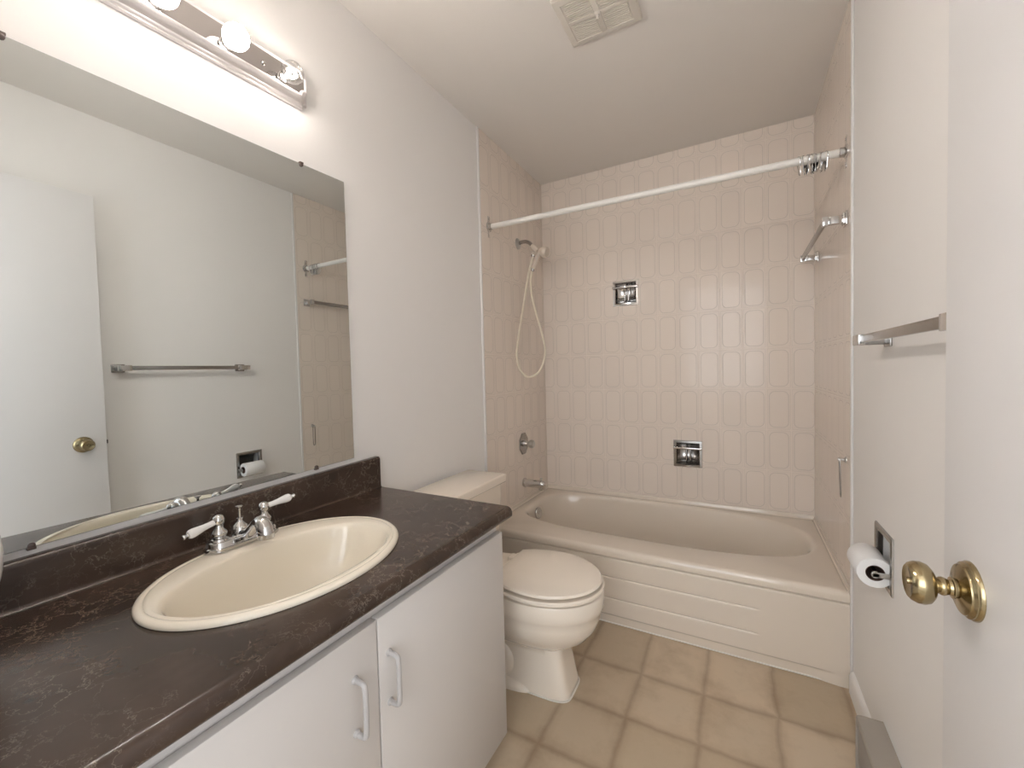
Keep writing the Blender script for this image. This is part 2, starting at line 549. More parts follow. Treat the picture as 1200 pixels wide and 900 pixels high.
# ------------------------------------------------------------------ bathtub
tub = thing('bathtub', (0.75, -0.39, 0), 'cream enamelled bathtub built into the tiled alcove, with stepped front apron', 'bathtub')
bm = BM()
K = 128
RX0, RX1, RY0, RY1 = 0.0045, W - 0.0045, TUB_Y - 0.014, -0.0005
BCX, BCY, BAX, BAY = 0.752, -0.334, 0.690, 0.297
def basin(s, z, dx=0.0, sy=None):
    return superell(BCX + dx, BCY, BAX * s, BAY * (sy or s), z, 2.7, K, 3.6)
def rect_loop(ins, z):
    out = []
    x0, x1, y0, y1 = RX0 + ins, RX1 - ins, RY0 + ins, RY1 - ins
    ref = basin(1.0, 0)
    for p in ref:
        dx, dy = (p[0] - BCX), (p[1] - BCY)
        t = 1e9
        if dx > 1e-9: t = min(t, (x1 - BCX) / dx)
        if dx < -1e-9: t = min(t, (x0 - BCX) / dx)
        if dy > 1e-9: t = min(t, (y1 - BCY) / dy)
        if dy < -1e-9: t = min(t, (y0 - BCY) / dy)
        out.append([BCX + dx * t, BCY + dy * t, z])
    for cx, cy in ((x0, y0), (x0, y1), (x1, y0), (x1, y1)):
        i = min(range(K), key=lambda q: (out[q][0] - cx) ** 2 + (out[q][1] - cy) ** 2)
        out[i] = [cx, cy, z]
    return [tuple(p) for p in out]
RH = 0.347
loops = [rect_loop(.016, .307), rect_loop(.003, .3075), rect_loop(0.0005, .310), rect_loop(0, .326), rect_loop(.002, .336), rect_loop(.007, .3425), rect_loop(.013, .3455), rect_loop(.018, RH - .0005),
         basin(1.022, RH + .001, 0, 1.03), basin(1.008, RH - .001, 0, 1.01), basin(.996, RH - .005), basin(.985, RH - .014, 0, .98), basin(.975, RH - .03, -.002, .965),
         basin(.945, .24, -.012, .92), basin(.90, .15, -.03, .88), basin(.86, .09, -.05, .82), basin(.80, .062, -.07, .72), basin(.66, .050, -.08, .55), basin(.3, .046, -.1, .25)]
bm_loft(bm, loops, False, True)
# front apron: lapped boards that die out towards the right, recessed toe strip below
def sstep(a, b_, v):
    t = max(0, min(1, (v - a) / (b_ - a)))
    return t * t * (3 - 2 * t)
def apron_y(x, z):
    y = 0.0
    a = 1 - sstep(1.200, 1.215, x)
    for z0 in (.214, .118):
        y = min(y, -a * .0050 * max(0.0, 1 - abs(z - z0) / .0050))
    t = 1 - sstep(1.38, 1.47, x)
    toe = 1 - sstep(.036, .047, z)
    lift = .0095 * (1 - toe * t) * (1 - sstep(.2985, .3045, z))
    return TUB_Y - 0.001 - lift - y
xs = [0.0045 + (W - .009) * i / 150 for i in range(151)]
zs = [0.0, .02, .034, .037, .040, .043, .046, .047, .049, .053, .07, .09, .112, .1131, .1155, .118, .1205, .1229, .124, .14, .17, .19, .208, .2091, .2115, .214, .2165, .2189, .220, .24, .27, .290, .298, .2995, .301, .303, .3045, .3078]
grid = [[bm.verts.new((x, apron_y(x, z), z)) for z in zs] for x in xs]
for i in range(len(xs) - 1):
    for j in range(len(zs) - 1):
        bm.faces.new((grid[i][j], grid[i + 1][j], grid[i + 1][j + 1], grid[i][j + 1]))
part('tub_body', bm, 'tub_enamel', tub, angle=40)
# tile flange / caulk bead along the back and end walls
bm = BM()
def fillet(pts0, pts1):
    bm_loft(bm, [pts0, pts1])
fp = [(-.0003, TZ), (-.005, TZ), (-.0075, TZ - .004), (-.010, RH + .004), (-.016, RH + .0004), (-.016, RH - .012), (-.0003, RH - .012)]
fillet([(.0005, y, z) for y, z in fp], [(W - .0005, y, z) for y, z in fp])
for x0, s_ in ((.0041, 1), (W - .0041, -1)):
    fq = [(0, TZ - .004), (.003, TZ - .004), (.005, RH + .004), (.010, RH + .0004), (.010, RH - .012), (0, RH - .012)]
    fillet([(x0 + s_ * u, -.776, z) for u, z in fq], [(x0 + s_ * u, -.004, z) for u, z in fq])
part('tub_flange', bm, 'tub_enamel', tub)
# overflow plate on the tap-end wall of the basin
OX, OY, OZ = 0.104, -0.368, 0.296
bm = BM()
bm_lathe(bm, (OX - .006, OY, OZ), (1, -.12, .12), [(.034, 0), (.034, .006), (.031, .011), (.024, .013), (.018, .0115), (.010, .0115), (.0095, .013), (.006, .014), (.0005, .014)], 36)
ov = part('overflow_plate', bm, 'chrome', tub, 'round chrome overflow plate')
bm = BM()
bm_lathe(bm, (0.36, BCY, .049), (0, 0, 1), [(.030, 0), (.030, .002), (.026, .0035), (.012, .002), (.0005, .002)], 28)
part('drain', bm, 'satin_chrome', tub, 'round chrome drain')

# ------------------------------------------------------------------ toilet
TOY = -1.222
wc = thing('toilet', (0.40, TOY, 0), 'bone coloured toilet with closed lid standing between vanity and bathtub', 'toilet')
def egg(x0, xf, xc, w, wb, z, nf=2.0, nb=4.0, k=72):
    out = []
    for i in range(k):
        t = 2 * PI * i / k
        c, s = math.cos(t), math.sin(t)
        if c >= 0:
            x = xc + (xf - xc) * abs(c) ** (2 / nf)
            y = w * abs(s) ** (2 / nf)
        else:
            u = abs(c) ** (2 / nb)
            x = xc - (xc - x0) * u
            y = abs(s) ** (2 / nb) * (w - (w - wb) * u ** 1.3)
        out.append((x, TOY + sgn(s) * y, z))
    return out
bm = BM()
L = [egg(.16, .630, .40, .080, .075, .000, 5.5, 5), egg(.16, .634, .40, .082, .076, .006, 5.5, 5), egg(.16, .632, .40, .081, .076, .022, 5.5, 5),
     egg(.17, .622, .40, .078, .076, .060, 6, 5), egg(.18, .613, .40, .076, .077, .105, 6, 5), egg(.18, .604, .40, .074, .08, .145, 5, 4),
     egg(.17, .606, .42, .078, .085, .165, 3.6, 4), egg(.15, .645, .45, .108, .092, .185, 2.4, 4), egg(.13, .690, .47, .140, .10, .215, 2.15, 4),
     egg(.12, .716, .48, .158, .105, .250, 2.1, 4), egg(.10, .728, .49, .166, .11, .285, 2.1, 4), egg(.08, .731, .49, .168, .115, .305, 2.1, 4),
     egg(.06, .737, .49, .172, .118, .313, 2.1, 4), egg(.05, .741, .49, .175, .12, .330, 2.1, 4), egg(.04, .741, .49, .175, .12, .364, 2.1, 4),
     egg(.042, .737, .49, .172, .118, .372, 2.1, 4), egg(.05, .725, .49, .16, .11, .375, 2.1, 4)]
bm_loft(bm, L)
# trapway swelling and bolt foot on each side of the pedestal
for sy in (-1, 1):
    bmesh.ops.create_uvsphere(bm, u_segments=24, v_segments=14, radius=1, matrix=Matrix.Translation((.335, TOY + sy * .060, .085)) @ Matrix.Diagonal((.105, .042, .082, 1)))
    bmesh.ops.create_uvsphere(bm, u_segments=24, v_segments=14, radius=1, matrix=Matrix.Translation((.35, TOY + sy * .075, .0)) @ Matrix.Diagonal((.15, .03, .034, 1)))
part('bowl', bm, 'bone_porcelain', wc, angle=50)
bm = BM()
bm_loft(bm, [egg(.155, .638, .40, .086, .080, 0.0005, 5.5, 5), egg(.155, .638, .40, .086, .080, .004, 5.5, 5)])
part('base_caulk', bm, 'caulk', wc, 'pale caulk bead round the base')
def seat_outline(x0, xf, w, z, ins=0.0, k=56, wb=.126):
    a = xf - .53 - ins
    wb = min(wb, .72 * w)
    out = []
    for i in range(k + 1):
        t = -PI * .5 + PI * i / k
        out.append((.53 + a * math.cos(t), TOY + (w - ins) * math.sin(t), z))
    ww = w - ins
    for t in (.25, .5, .75):
        out.append((.53 + (x0 + ins - .53) * t, TOY + ww * math.sqrt(1 - (t * math.sqrt(1 - (wb / w) ** 2)) ** 2), z))
    out.append((x0 + ins, TOY + wb - ins, z))
    out.append((x0 + ins, TOY - wb + ins, z))
    for t in (.75, .5, .25):
        out.append((.53 + (x0 + ins - .53) * t, TOY - ww * math.sqrt(1 - (t * math.sqrt(1 - (wb / w) ** 2)) ** 2), z))
    return out
bm = BM()
bm_loft(bm, [seat_outline(.345, .715, .152, .374, .006), seat_outline(.345, .722, .160, .3795, .004), seat_outline(.345, .738, .175, .3805, .002), seat_outline(.345, .743, .179, .384, 0), seat_outline(.345, .743, .179, .391, 0), seat_outline(.345, .740, .177, .3955, .002), seat_outline(.345, .722, .160, .3965, .012)])
part('seat', bm, 'bone_porcelain', wc)
bm = BM()
bm_loft(bm, [seat_outline(.372, .712, .152, .3962, .008), seat_outline(.372, .714, .154, .4038, .008), seat_outline(.372, .730, .170, .4044, .003), seat_outline(.372, .735, .174, .406, 0), seat_outline(.372, .736, .175, .409, 0), seat_outline(.372, .733, .173, .415, .002), seat_outline(.372, .724, .166, .4185, .008), seat_outline(.372, .66, .12, .4205, .05)])
part('lid', bm, 'bone_porcelain', wc)
for sy in (-1, 1):
    bm = BM()
    bm_box(bm, .338, .385, TOY + sy * .075 - .022, TOY + sy * .075 + .022, .3745, .407, .006, 3)
    part('hinge', bm, 'bone_porcelain', wc)
bm = BM()
def rrect(x0, x1, y0, y1, z, r=.025, k=6):
    out = []
    for cx, cy, a0 in ((x1 - r, y1 - r, 0), (x0 + r, y1 - r, 90), (x0 + r, y0 + r, 180), (x1 - r, y0 + r, 270)):
        for i in range(k + 1):
            a = R(a0 + 90 * i / k)
            out.append((cx + r * math.cos(a), cy + r * math.sin(a), z))
    return out
ty0, ty1 = -1.440, -0.977
bm_loft(bm, [rrect(.045, .205, ty0 + .025, ty1 - .025, .3755), rrect(.040, .212, ty0 + .018, ty1 - .018, .39), rrect(.03, .218, ty0 + .004, ty1 - .004, .60), rrect(.03, .219, ty0 + .003, ty1 - .003, .650)])
tk = part('tank', bm, 'bone_porcelain', wc)
bm = BM()
bm_loft(bm, [rrect(.020, .230, ty0 - .006, ty1 + .010, .6505, .012), rrect(.018, .233, ty0 - .008, ty1 + .012, .654, .014), rrect(.018, .233, ty0 - .008, ty1 + .012, .678, .014), rrect(.020, .231, ty0 - .006, ty1 + .010, .683, .013), rrect(.028, .223, ty0 + .002, ty1 + .002, .686, .01)])
part('tank_lid', bm, 'bone_porcelain', wc)

# ------------------------------------------------------------------ vanity cabinet
CY0, CY1 = -2.575, -1.546
van = thing('vanity_cabinet', (0.28, -2.06, 0), 'white flat-front vanity cabinet under the dark countertop', 'cabinet')
bm = BM()
def slab(x0, x1, y0, y1, z0, z1, b_=.001):
    bm_box(bm, x0, x1, y0, y1, z0, z1, b_, 1)
slab(.003, .520, CY1 - .016, CY1, .072, .713)
slab(.003, .520, CY0, CY0 + .016, .072, .713)
slab(.003, .455, CY1 - .016, CY1, 0, .072)
slab(.003, .455, CY0, CY0 + .016, 0, .072)
slab(.003, .520, CY0 + .016, CY1 - .016, .085, .101)
slab(.003, .012, CY0 + .016, CY1 - .016, .101, .713)
slab(.500, .520, CY0 + .016, CY1 - .016, .655, .713)
slab(.500, .520, CY0 + .016, CY1 - .016, .101, .13)
part('carcass', bm, 'cabinet_white', van)
bm = BM(); bm_box(bm, .440, .455, CY0 + .016, CY1 - .016, 0, .085)
part('toe_kick', bm, 'cabinet_rail', van, 'recessed grey kickboard')
DSPLIT = -2.0295
for y0, y1, hy in ((DSPLIT + .0018, CY1, -2.003), (CY0, DSPLIT - .0018, -2.086)):
    bm = BM(); bm_box(bm, .5215, .540, y0, y1, .066, .677, .0018, 2)
    dr = part('door', bm, 'cabinet_white', van)
    bm = BM()
    z0, z1 = .497, .597
    pts = [(.539, hy, z1), (.556, hy, z1), (.563, hy, z1 - .003), (.566, hy, z1 - .011), (.5665, hy, (z0 + z1) / 2), (.566, hy, z0 + .011), (.563, hy, z0 + .003), (.556, hy, z0), (.539, hy, z0)]
    bm_tube(bm, pts, .0052, 12, 4)
    for z in (z0, z1):
        bm_lathe(bm, (.5395, hy, z), (1, 0, 0), [(.0075, 0), (.0075, .003), (.0055, .006)], 16)
    part('handle', bm, 'handle_plastic', dr, 'white plastic D-shaped pull')

# ------------------------------------------------------------------ countertop
CTZ, CEY = 0.747, -1.523
SCX, SCY, SAX, SAY = 0.288, -2.040, 0.2015, 0.259
top = thing('countertop', (0.28, -2.05, .71), 'dark brown marbled laminate countertop with rolled front edge', 'countertop')
def roll(cx, cz, r, a0, a1, k=7):
    return [(cx + r * math.cos(R(a0 + (a1 - a0) * i / k)), cz + r * math.sin(R(a0 + (a1 - a0) * i / k))) for i in range(k + 1)]
front = [(.003, .7135), (.540, .7135)] + roll(.553, .7235, .010, -80, 0, 4) + roll(.545, CTZ - .018, .018, 0, 90) + [(.025, CTZ), (.003, CTZ)]
y0, y1 = END_Y + .002, CEY
bm = BM()
bm_loft(bm, [[(x, y, z) for x, z in front] for y in (y0, y1)])
wt = part('worktop', bm, 'laminate', top, angle=30)
# oval cut-out for the sink
bm = BM()
bm_loft(bm, [superell(SCX + .012, SCY, SAX - .022, SAY - .022, z, 2, 64) for z in (.65, .80)])
cut = part('cutter', bm, 'laminate', top)
md = wt.modifiers.new('cut', 'BOOLEAN')
md.operation = 'DIFFERENCE'
md.solver = 'EXACT'
md.object = cut
dg = bpy.context.evaluated_depsgraph_get()
me = bpy.data.meshes.new_from_object(wt.evaluated_get(dg))
wt.modifiers.clear()
wt.data = me
bpy.data.objects.remove(cut)
for p in me.polygons:
    p.use_smooth = True
me.set_sharp_from_angle(angle=R(30))
bm = BM()
bs = [(.001, CTZ - .001), (.036, CTZ - .001)] + [(.036 - .007 * math.sin(R(a)), CTZ + .007 - .007 * math.cos(R(a))) for a in (25, 50, 75, 90)] + roll(.019, .855 - .010, .010, 0, 90, 5) + roll(.006, .855 - .005, .005, 90, 180, 3)
bm_loft(bm, [[(x, y, z - (.026 * (y1 - y) if z > .80 else 0)) for x, z in bs] for y in (y0, y1)])
part('backsplash', bm, 'laminate', top, 'dark laminate upstand along the wall', angle=30)

# ------------------------------------------------------------------ sink
sink = thing('sink', (SCX, SCY, .60), 'oval cream drop-in sink set into the dark countertop', 'sink')
bm = BM()
def se(s_x, s_y, z, dx=0.0):
    return superell(SCX + dx, SCY, s_x, s_y, z, 2.0, 88)
BX = .317
def bw(f, z, d=0.0):
    return superell(BX + d, SCY - .007, .141 * f, .224 * f, z, 2.15, 88)
loops = [se(SAX - .012, SAY - .012, CTZ + .0004), se(SAX, SAY, CTZ + .001), se(SAX + .001, SAY + .001, CTZ + .005), se(SAX - .001, SAY - .001, CTZ + .008), se(SAX - .005, SAY - .005, CTZ + .0112), se(SAX - .009, SAY - .009, CTZ + .0120),
         se(SAX - .012, SAY - .012, CTZ + .0116), se(SAX - .0135, SAY - .0135, CTZ + .0100), se(SAX - .015, SAY - .015, CTZ + .0112), se(SAX - .020, SAY - .020, CTZ + .0118, .001),
         bw(1.04, CTZ + .0112), bw(1.015, CTZ + .0098), bw(1.0, CTZ + .005), bw(.985, CTZ - .002), bw(.965, CTZ - .02), bw(.91, CTZ - .06), bw(.80, CTZ - .105), bw(.60, CTZ - .135, -.002), bw(.35, CTZ - .150, -.004), bw(.12, CTZ - .154, -.006)]
bm_loft(bm, loops, False, True)
part('basin', bm, 'sink_enamel', sink, angle=60)
bm = BM()
bm_lathe(bm, (BX - .006, SCY, CTZ - .1545), (0, 0, 1), [(.024, 0), (.024, .002), (.020, .0035), (.016, .002), (.0005, .0035)], 28)
part('drain', bm, 'chrome', sink, 'round chrome drain')

# ------------------------------------------------------------------ faucet
FX, FY, FZ = 0.114, -2.040, CTZ + .0122
fau = thing('faucet', (FX, FY, FZ), 'chrome two-handle faucet with white porcelain levers on the oval sink', 'faucet')
bm = BM()
def stad(w, l, z, k=36):
    out = []
    for i in range(k):
        t = 2 * PI * i / k
        c, s_ = math.cos(t), math.sin(t)
        out.append((FX + w * c, FY + (l - w) * sgn(s_) * (1 if abs(s_) > 1e-6 else 0) + w * s_, z))
    return out
bm_loft(bm, [stad(.030, .080, FZ + .0005), stad(.0315, .0815, FZ + .003), stad(.031, .081, FZ + .009), stad(.0275, .0775, FZ + .0105), stad(.027, .077, FZ + .0115), stad(.0268, .0768, FZ + .018), stad(.0245, .0745, FZ + .0215), stad(.020, .070, FZ + .023)])
part('base_plate', bm, 'chrome', fau)
bm = BM()
bm_lathe(bm, (FX - .012, FY, FZ + .018), (0, 0, 1), [(.019, 0), (.0195, .006), (.0185, .014), (.015, .021), (.009, .026), (.0065, .030), (.0065, .034), (.0075, .0345), (.0075, .037), (.0005, .0375)], 28)
part('centre_dome', bm, 'chrome', fau)
bm = BM()
bm_tube(bm, [(FX - .010, FY, FZ + .020), (FX + .022, FY, FZ + .024), (FX + .044, FY, FZ + .040), (FX + .064, FY, FZ + .056), (FX + .080, FY, FZ + .056), (FX + .091, FY, FZ + .043), (FX + .095, FY, FZ + .031)], [.012, .0125, .012, .0125, .0155, .018, .0165], 20, 6)
bm_lathe(bm, (FX + .0925, FY, FZ + .043), (.10, 0, -1), [(.0165, 0), (.0185, .005), (.0185, .009), (.0168, .0095), (.0168, .019), (.0150, .021), (.0125, .021), (.0115, .018), (.0005, .017)], 24)
part('spout', bm, 'chrome', fau, 'curved chrome spout')
bm = BM()
bm_lathe(bm, (FX - .012, FY, FZ + .052), (0, 0, 1), [(.0028, 0), (.0028, .022), (.0035, .026), (.0075, .0295), (.0078, .031), (.006, .032), (.0005, .0325)], 18)
part('popup_rod', bm, 'chrome', fau, 'slim chrome lift rod')
for sy in (-1, 1):
    hy = FY + sy * .0515
    bm = BM()
    bm_lathe(bm, (FX, hy, FZ + .018), (0, 0, 1), [(.019, 0), (.0195, .004), (.0175, .009), (.013, .011), (.0125, .013), (.0155, .016), (.0165, .020), (.0150, .025), (.0105, .030), (.0090, .034), (.0088, .040), (.0105, .042), (.0122, .047), (.0122, .052), (.0100, .058), (.006, .0612), (.0005, .062)], 28)
    post = part('handle_post', bm, 'chrome', fau, 'bell-shaped chrome handle post')
    zc = FZ + .018 + .049
    dv_ = Vector((.10, -1.0, -.17)) if sy < 0 else Vector((.22, 1.0, .16))
    dv_.normalize()
    o0 = Vector((FX, hy, zc)) + dv_ * .010
    bm = BM(); bm_lathe(bm, o0, dv_, [(.0062, 0), (.0066, .002), (.0064, .010), (.0072, .022), (.0092, .035), (.0104, .044), (.0098, .050), (.0075, .0535), (.0055, .054)], 22)
    part('lever', bm, 'white_porcelain', post, 'white porcelain lever')
    bm = BM(); bm_lathe(bm, o0 + dv_ * .0535, dv_, [(.0058, 0), (.0058, .003), (.0035, .004), (.0042, .006), (.0052, .0085), (.0042, .011), (.0005, .012)], 18)
    part('lever_tip', bm, 'chrome', post, 'small chrome finial')

# ------------------------------------------------------------------ mirror
mir = thing('mirror', (0.003, -2.06, .865), 'large frameless wall mirror above the dark backsplash', 'mirror')
bm = BM(); bm_box(bm, .0005, .006, -2.52, -1.616, .867, 1.791, .0006, 1)
def lean(bm, y_ref=-1.616, k=.028):
    for v in bm.verts:
        v.co.z += k * (v.co.y - y_ref)
lean(bm)
g_ = part('glass', bm, 'mirror', mir, smooth=False)
g_.data.materials.append(MATS['mirror_edge'])
for p in g_.data.polygons:
    if abs(p.normal.x) < 0.9:
        p.material_index = 1
for y, z, s in ((-1.770, 1.791, 1), (-2.350, 1.791, 1), (-1.760, .867, -1), (-2.352, .867, -1)):
    bm = BM()
    bm_box(bm, .0004, .0095, y - .006, y + .006, z - .0005 if s > 0 else z - .0045, z + .005 if s > 0 else z + .0005, .001)
    bm_lathe(bm, (.0062, y, z - s * .0035), (1, 0, 0), [(.0055, 0), (.0054, .0025), (.0035, .0038), (.0005, .004)], 18)
    lean(bm)
    part('clip', bm, 'clip_plastic', mir, 'small dark retaining clip')

# ------------------------------------------------------------------ vanity light
LZ, LY1, LY0 = 2.006, -1.745, -2.372
LYC = (LY0 + LY1) / 2
lit = thing('vanity_light', (0.0, LYC, LZ), 'silver bar light with four round bulbs on the wall above the mirror', 'lamp')
def notch(hl, hh, r, x, k=6):
    out = []
    for sy, sz in ((1, 1), (-1, 1), (-1, -1), (1, -1)):
        arc = []
        for i in range(k + 1):
            a = PI / 2 * i / k
            arc.append((x, LYC + sy * (hl - r * math.cos(a)), LZ + sz * (hh - r * math.sin(a))))
        # from the y-side edge to the z-side edge
        arc = [(x, LYC + sy * (hl - r * math.sin(PI / 2 * i / k)), LZ + sz * (hh - r * math.cos(PI / 2 * i / k))) for i in range(k + 1)]
        if sy * sz < 0:
            arc = arc[::-1]
        out += arc
    return out
HL, HH = (LY1 - LY0) / 2, .0555
bm = BM()
bm_loft(bm, [notch(HL, HH, .014, .0003), notch(HL, HH, .014, .006), notch(HL - .0015, HH - .0015, .014, .0095), notch(HL - .004, HH - .004, .014, .0105), notch(HL - .005, HH - .005, .014, .014), notch(HL - .0075, HH - .0075, .0145, .0165),
             notch(HL - .010, HH - .010, .0145, .0175), notch(HL - .013, HH - .013, .015, .0215), notch(HL - .0165, HH - .0165, .015, .029), notch(HL - .0185, HH - .0185, .015, .036), notch(HL - .0215, HH - .0215, .015, .0385), notch(HL - .0245, HH - .0245, .015, .0380), notch(HL - .026, HH - .026, .015, .034)])
lean(bm, LY1, .035)
part('back_plate', bm, 'fixture_silver', lit, 'stepped silver back plate with notched corners', angle=28)
bm = BM()
bm_loft(bm, [notch(HL - .026, HH - .026, .015, .0335), notch(HL - .0262, HH - .0262, .015, .0348)])
lean(bm, LY1, .035)
part('mirror_panel', bm, 'fixture_mirror', lit, 'dark reflective strip behind the bulbs')
BYS = [-1.836 - .148 * i for i in range(4)]
for i, y in enumerate(BYS):
    bm = BM()
    bm_lathe(bm, (.0345, y, LZ - .014), (1, 0, 0), [(.017, 0), (.0165, .002), (.0145, .003), (.0140, .010), (.0155, .0115), (.0155, .013), (.012, .0135)], 26)
    lean(bm, LY1, .035)
    sk = part('socket', bm, 'chrome', lit, 'chrome lamp socket')
    c = Vector((.0775, y, LZ - .014))
    r_ = .029
    pr_ = [(.0115, -.0305), (.012, -.0285)] + [(r_ * math.sin(a), -r_ * math.cos(a)) for a in [R(26 + (180 - 26) * q / 18) for q in range(19)]]
    bm = BM(); bm_lathe(bm, c, (1, 0, 0), pr_, 32)
    if i == 0:
        lean(bm, LY1, .035)
        bl = part('bulb', bm, 'clear_glass', lit, 'clear glass globe bulb')
        bm = BM()
        bm_lathe(bm, c - Vector((.028, 0, 0)), (1, 0, 0), [(.006, 0), (.005, .010), (.003, .014), (.0005, .016)], 14)
        lean(bm, LY1, .035)
        part('stem', bm, 'white_plastic', bl)
        bm = BM()
        bm_tube(bm, [c + Vector((-.008 + .006 * abs(math.cos(t)), .010 * math.cos(t), .010 * math.sin(t))) for t in [2 * PI * q / 20 for q in range(20)]], .0042, 8)
        lean(bm, LY1, .035)
        part('filament', bm, 'filament', bl, 'glowing filament')
    else:
        lean(bm, LY1, .035)
        part('bulb', bm, 'bulb_glow', lit, 'lit frosted globe bulb')
for y in (BYS[0] - .055,):
    bm = BM(); bm_lathe(bm, (.0345, y, LZ - .004), (1, 0, 0), [(.0055, 0), (.0055, .003), (.004, .005), (.0005, .006)], 16)
    lean(bm, LY1, .035)
    part('panel_screw', bm, 'chrome', lit)

# ------------------------------------------------------------------ shower curtain rod and hooks
ra, rb = Vector((.004, -.692, 1.909)), Vector((W - .004, -.703, 1.894))
rod = thing('curtain_rod', (ra + rb) / 2, 'white shower curtain rod spanning the tub alcove', 'curtain rod')
dr_ = (rb - ra).normalized()
bm = BM(); bm_tube(bm, [ra + dr_ * .006, rb - dr_ * .006], .0138, 24)
part('rod_tube', bm, 'rod_white', rod)
for p, s, nm in ((ra, 1, 'left'), (rb, -1, 'right')):
    bm = BM()
    bm_lathe(bm, p + Vector((s * .0002, 0, 0)), (s, 0, 0), [(.026, 0), (.026, .002), (.022, .004), (.0175, .006), (.0168, .020), (.0150, .0215)], 26)
    # two screw ears above and below
    for sz in (-1, 1):
        x0, x1 = (p.x, p.x + .0025) if s > 0 else (p.x - .0025, p.x)
        bm_box(bm, x0, x1, p.y - .010, p.y + .010, p.z + sz * .036 - .020, p.z + sz * .036 + .020, .001)
        bm_lathe(bm, (p.x, p.y, p.z + sz * .042), (s, 0, 0), [(.0045, .002), (.0045, .004), (.0005, .0055)], 14)
    part('rod_flange', bm, 'chrome', rod, 'chrome end flange with two screw ears')
def rod_at(x):
    t = (x - ra.x) / (rb.x - ra.x)
    return ra + (rb - ra) * t
HOOKN = 'wire shower curtain hooks bunched on the rod'
hook = thing('curtain_hook', (0, 0, 0), 'wire shower curtain hook in the bunch hanging at the right end of the white rod', 'hook', HOOKN)
bm = BM()
pts = []
for i in range(15):
    a = R(-40 + 255 * i / 14)
    pts.append((0, .0166 * math.cos(a), .0166 * math.sin(a)))
pts = [(0, .004, -.040), (0, .0075, -.028)] + pts + [(0, -.011, -.030), (0, -.008, -.045), (0, -.002, -.0535), (0, .004, -.050), (0, .0048, -.044)]
bm_tube(bm, pts, .0017, 7, 2)
part('hook_wire', bm, 'chrome', hook)
bm = BM(); bm_box(bm, -.0012, .0012, -.0095, .0085, -.047, -.014, .0004, 1)
part('hook_plate', bm, 'chrome', hook)
xs_h = [1.356, 1.372, 1.381, 1.388, 1.395, 1.402, 1.409, 1.416, 1.428, 1.437]
def copy_tree(o):
    c = o.copy(); COL.objects.link(c)
    for ch in o.children:
        d_ = ch.copy(); COL.objects.link(d_); d_.parent = c
    return c
for i, x in enumerate(xs_h):
    h_ = hook if i == 0 else copy_tree(hook)
    p = rod_at(x)
    h_.location = p
    h_.rotation_euler = (R(random.uniform(-7, 7)), R(random.uniform(-4, 10)), R((14, -18, 22, -12, 8, 25, -20, 10, -25, 16)[i]))

# ------------------------------------------------------------------ towel bars
def flange_post(bm, x_wall, y, z, x_bar, sq=.016):
    bm_box(bm, x_wall - .007, x_wall - .0003, y - .022, y + .022, z - .024, z + .024, .0025)
    bm_box(bm, x_wall - .014, x_wall - .006, y - .016, y + .016, z - .019, z + .019, .003)
    bm_box(bm, x_bar - .003, x_wall - .012, y - sq * .6, y + sq * .6, z - sq * .8, z + sq * .8, .002)
tb = thing('towel_bar', (W - .004, -.41, 1.656), 'square chrome towel bar on the tiled right end of the tub alcove', 'towel bar')
XW = W - .004
for y in (-.712, -.118):
    bm = BM(); flange_post(bm, XW, y, 1.657, 1.432, .017)
    bm_box(bm, 1.424, 1.442, y - .011, y + .011, 1.641, 1.673, .002)
    part('post', bm, 'chrome', tb)
bm = BM(); bm_box(bm, 1.4275, 1.4385, -.705, -.125, 1.6455, 1.6685, .0015)
part('bar', bm, 'dull_chrome', tb, 'flat grey metal bar')
tb2 = thing('towel_bar', (W, -1.45, 1.21), 'flat grey metal towel bar on the painted right wall, partly behind the door', 'towel bar')
for y in (-1.172, -1.732):
    bm = BM()
    bm_box(bm, W - .006, W - .0003, y - .026, y + .026, 1.188, 1.228, .002)
    bm_box(bm, 1.436, W - .005, y - .012, y + .012, 1.194, 1.211, .002)
    part('post', bm, 'dull_chrome', tb2)
for y0_, y1_ in ((-1.210, -1.146), (-1.752, -1.700)):
    bm = BM(); bm_box(bm, 1.4285, 1.4425, y0_, y1_, 1.1945, 1.2215, .0018)
    part('end_cap', bm, 'chrome', tb2, 'chrome end cap')
bm = BM(); bm_box(bm, 1.4315, 1.4395, -1.706, -1.205, 1.1985, 1.2185, .0012)
part('bar', bm, 'dull_chrome', tb2, 'flat grey bar')

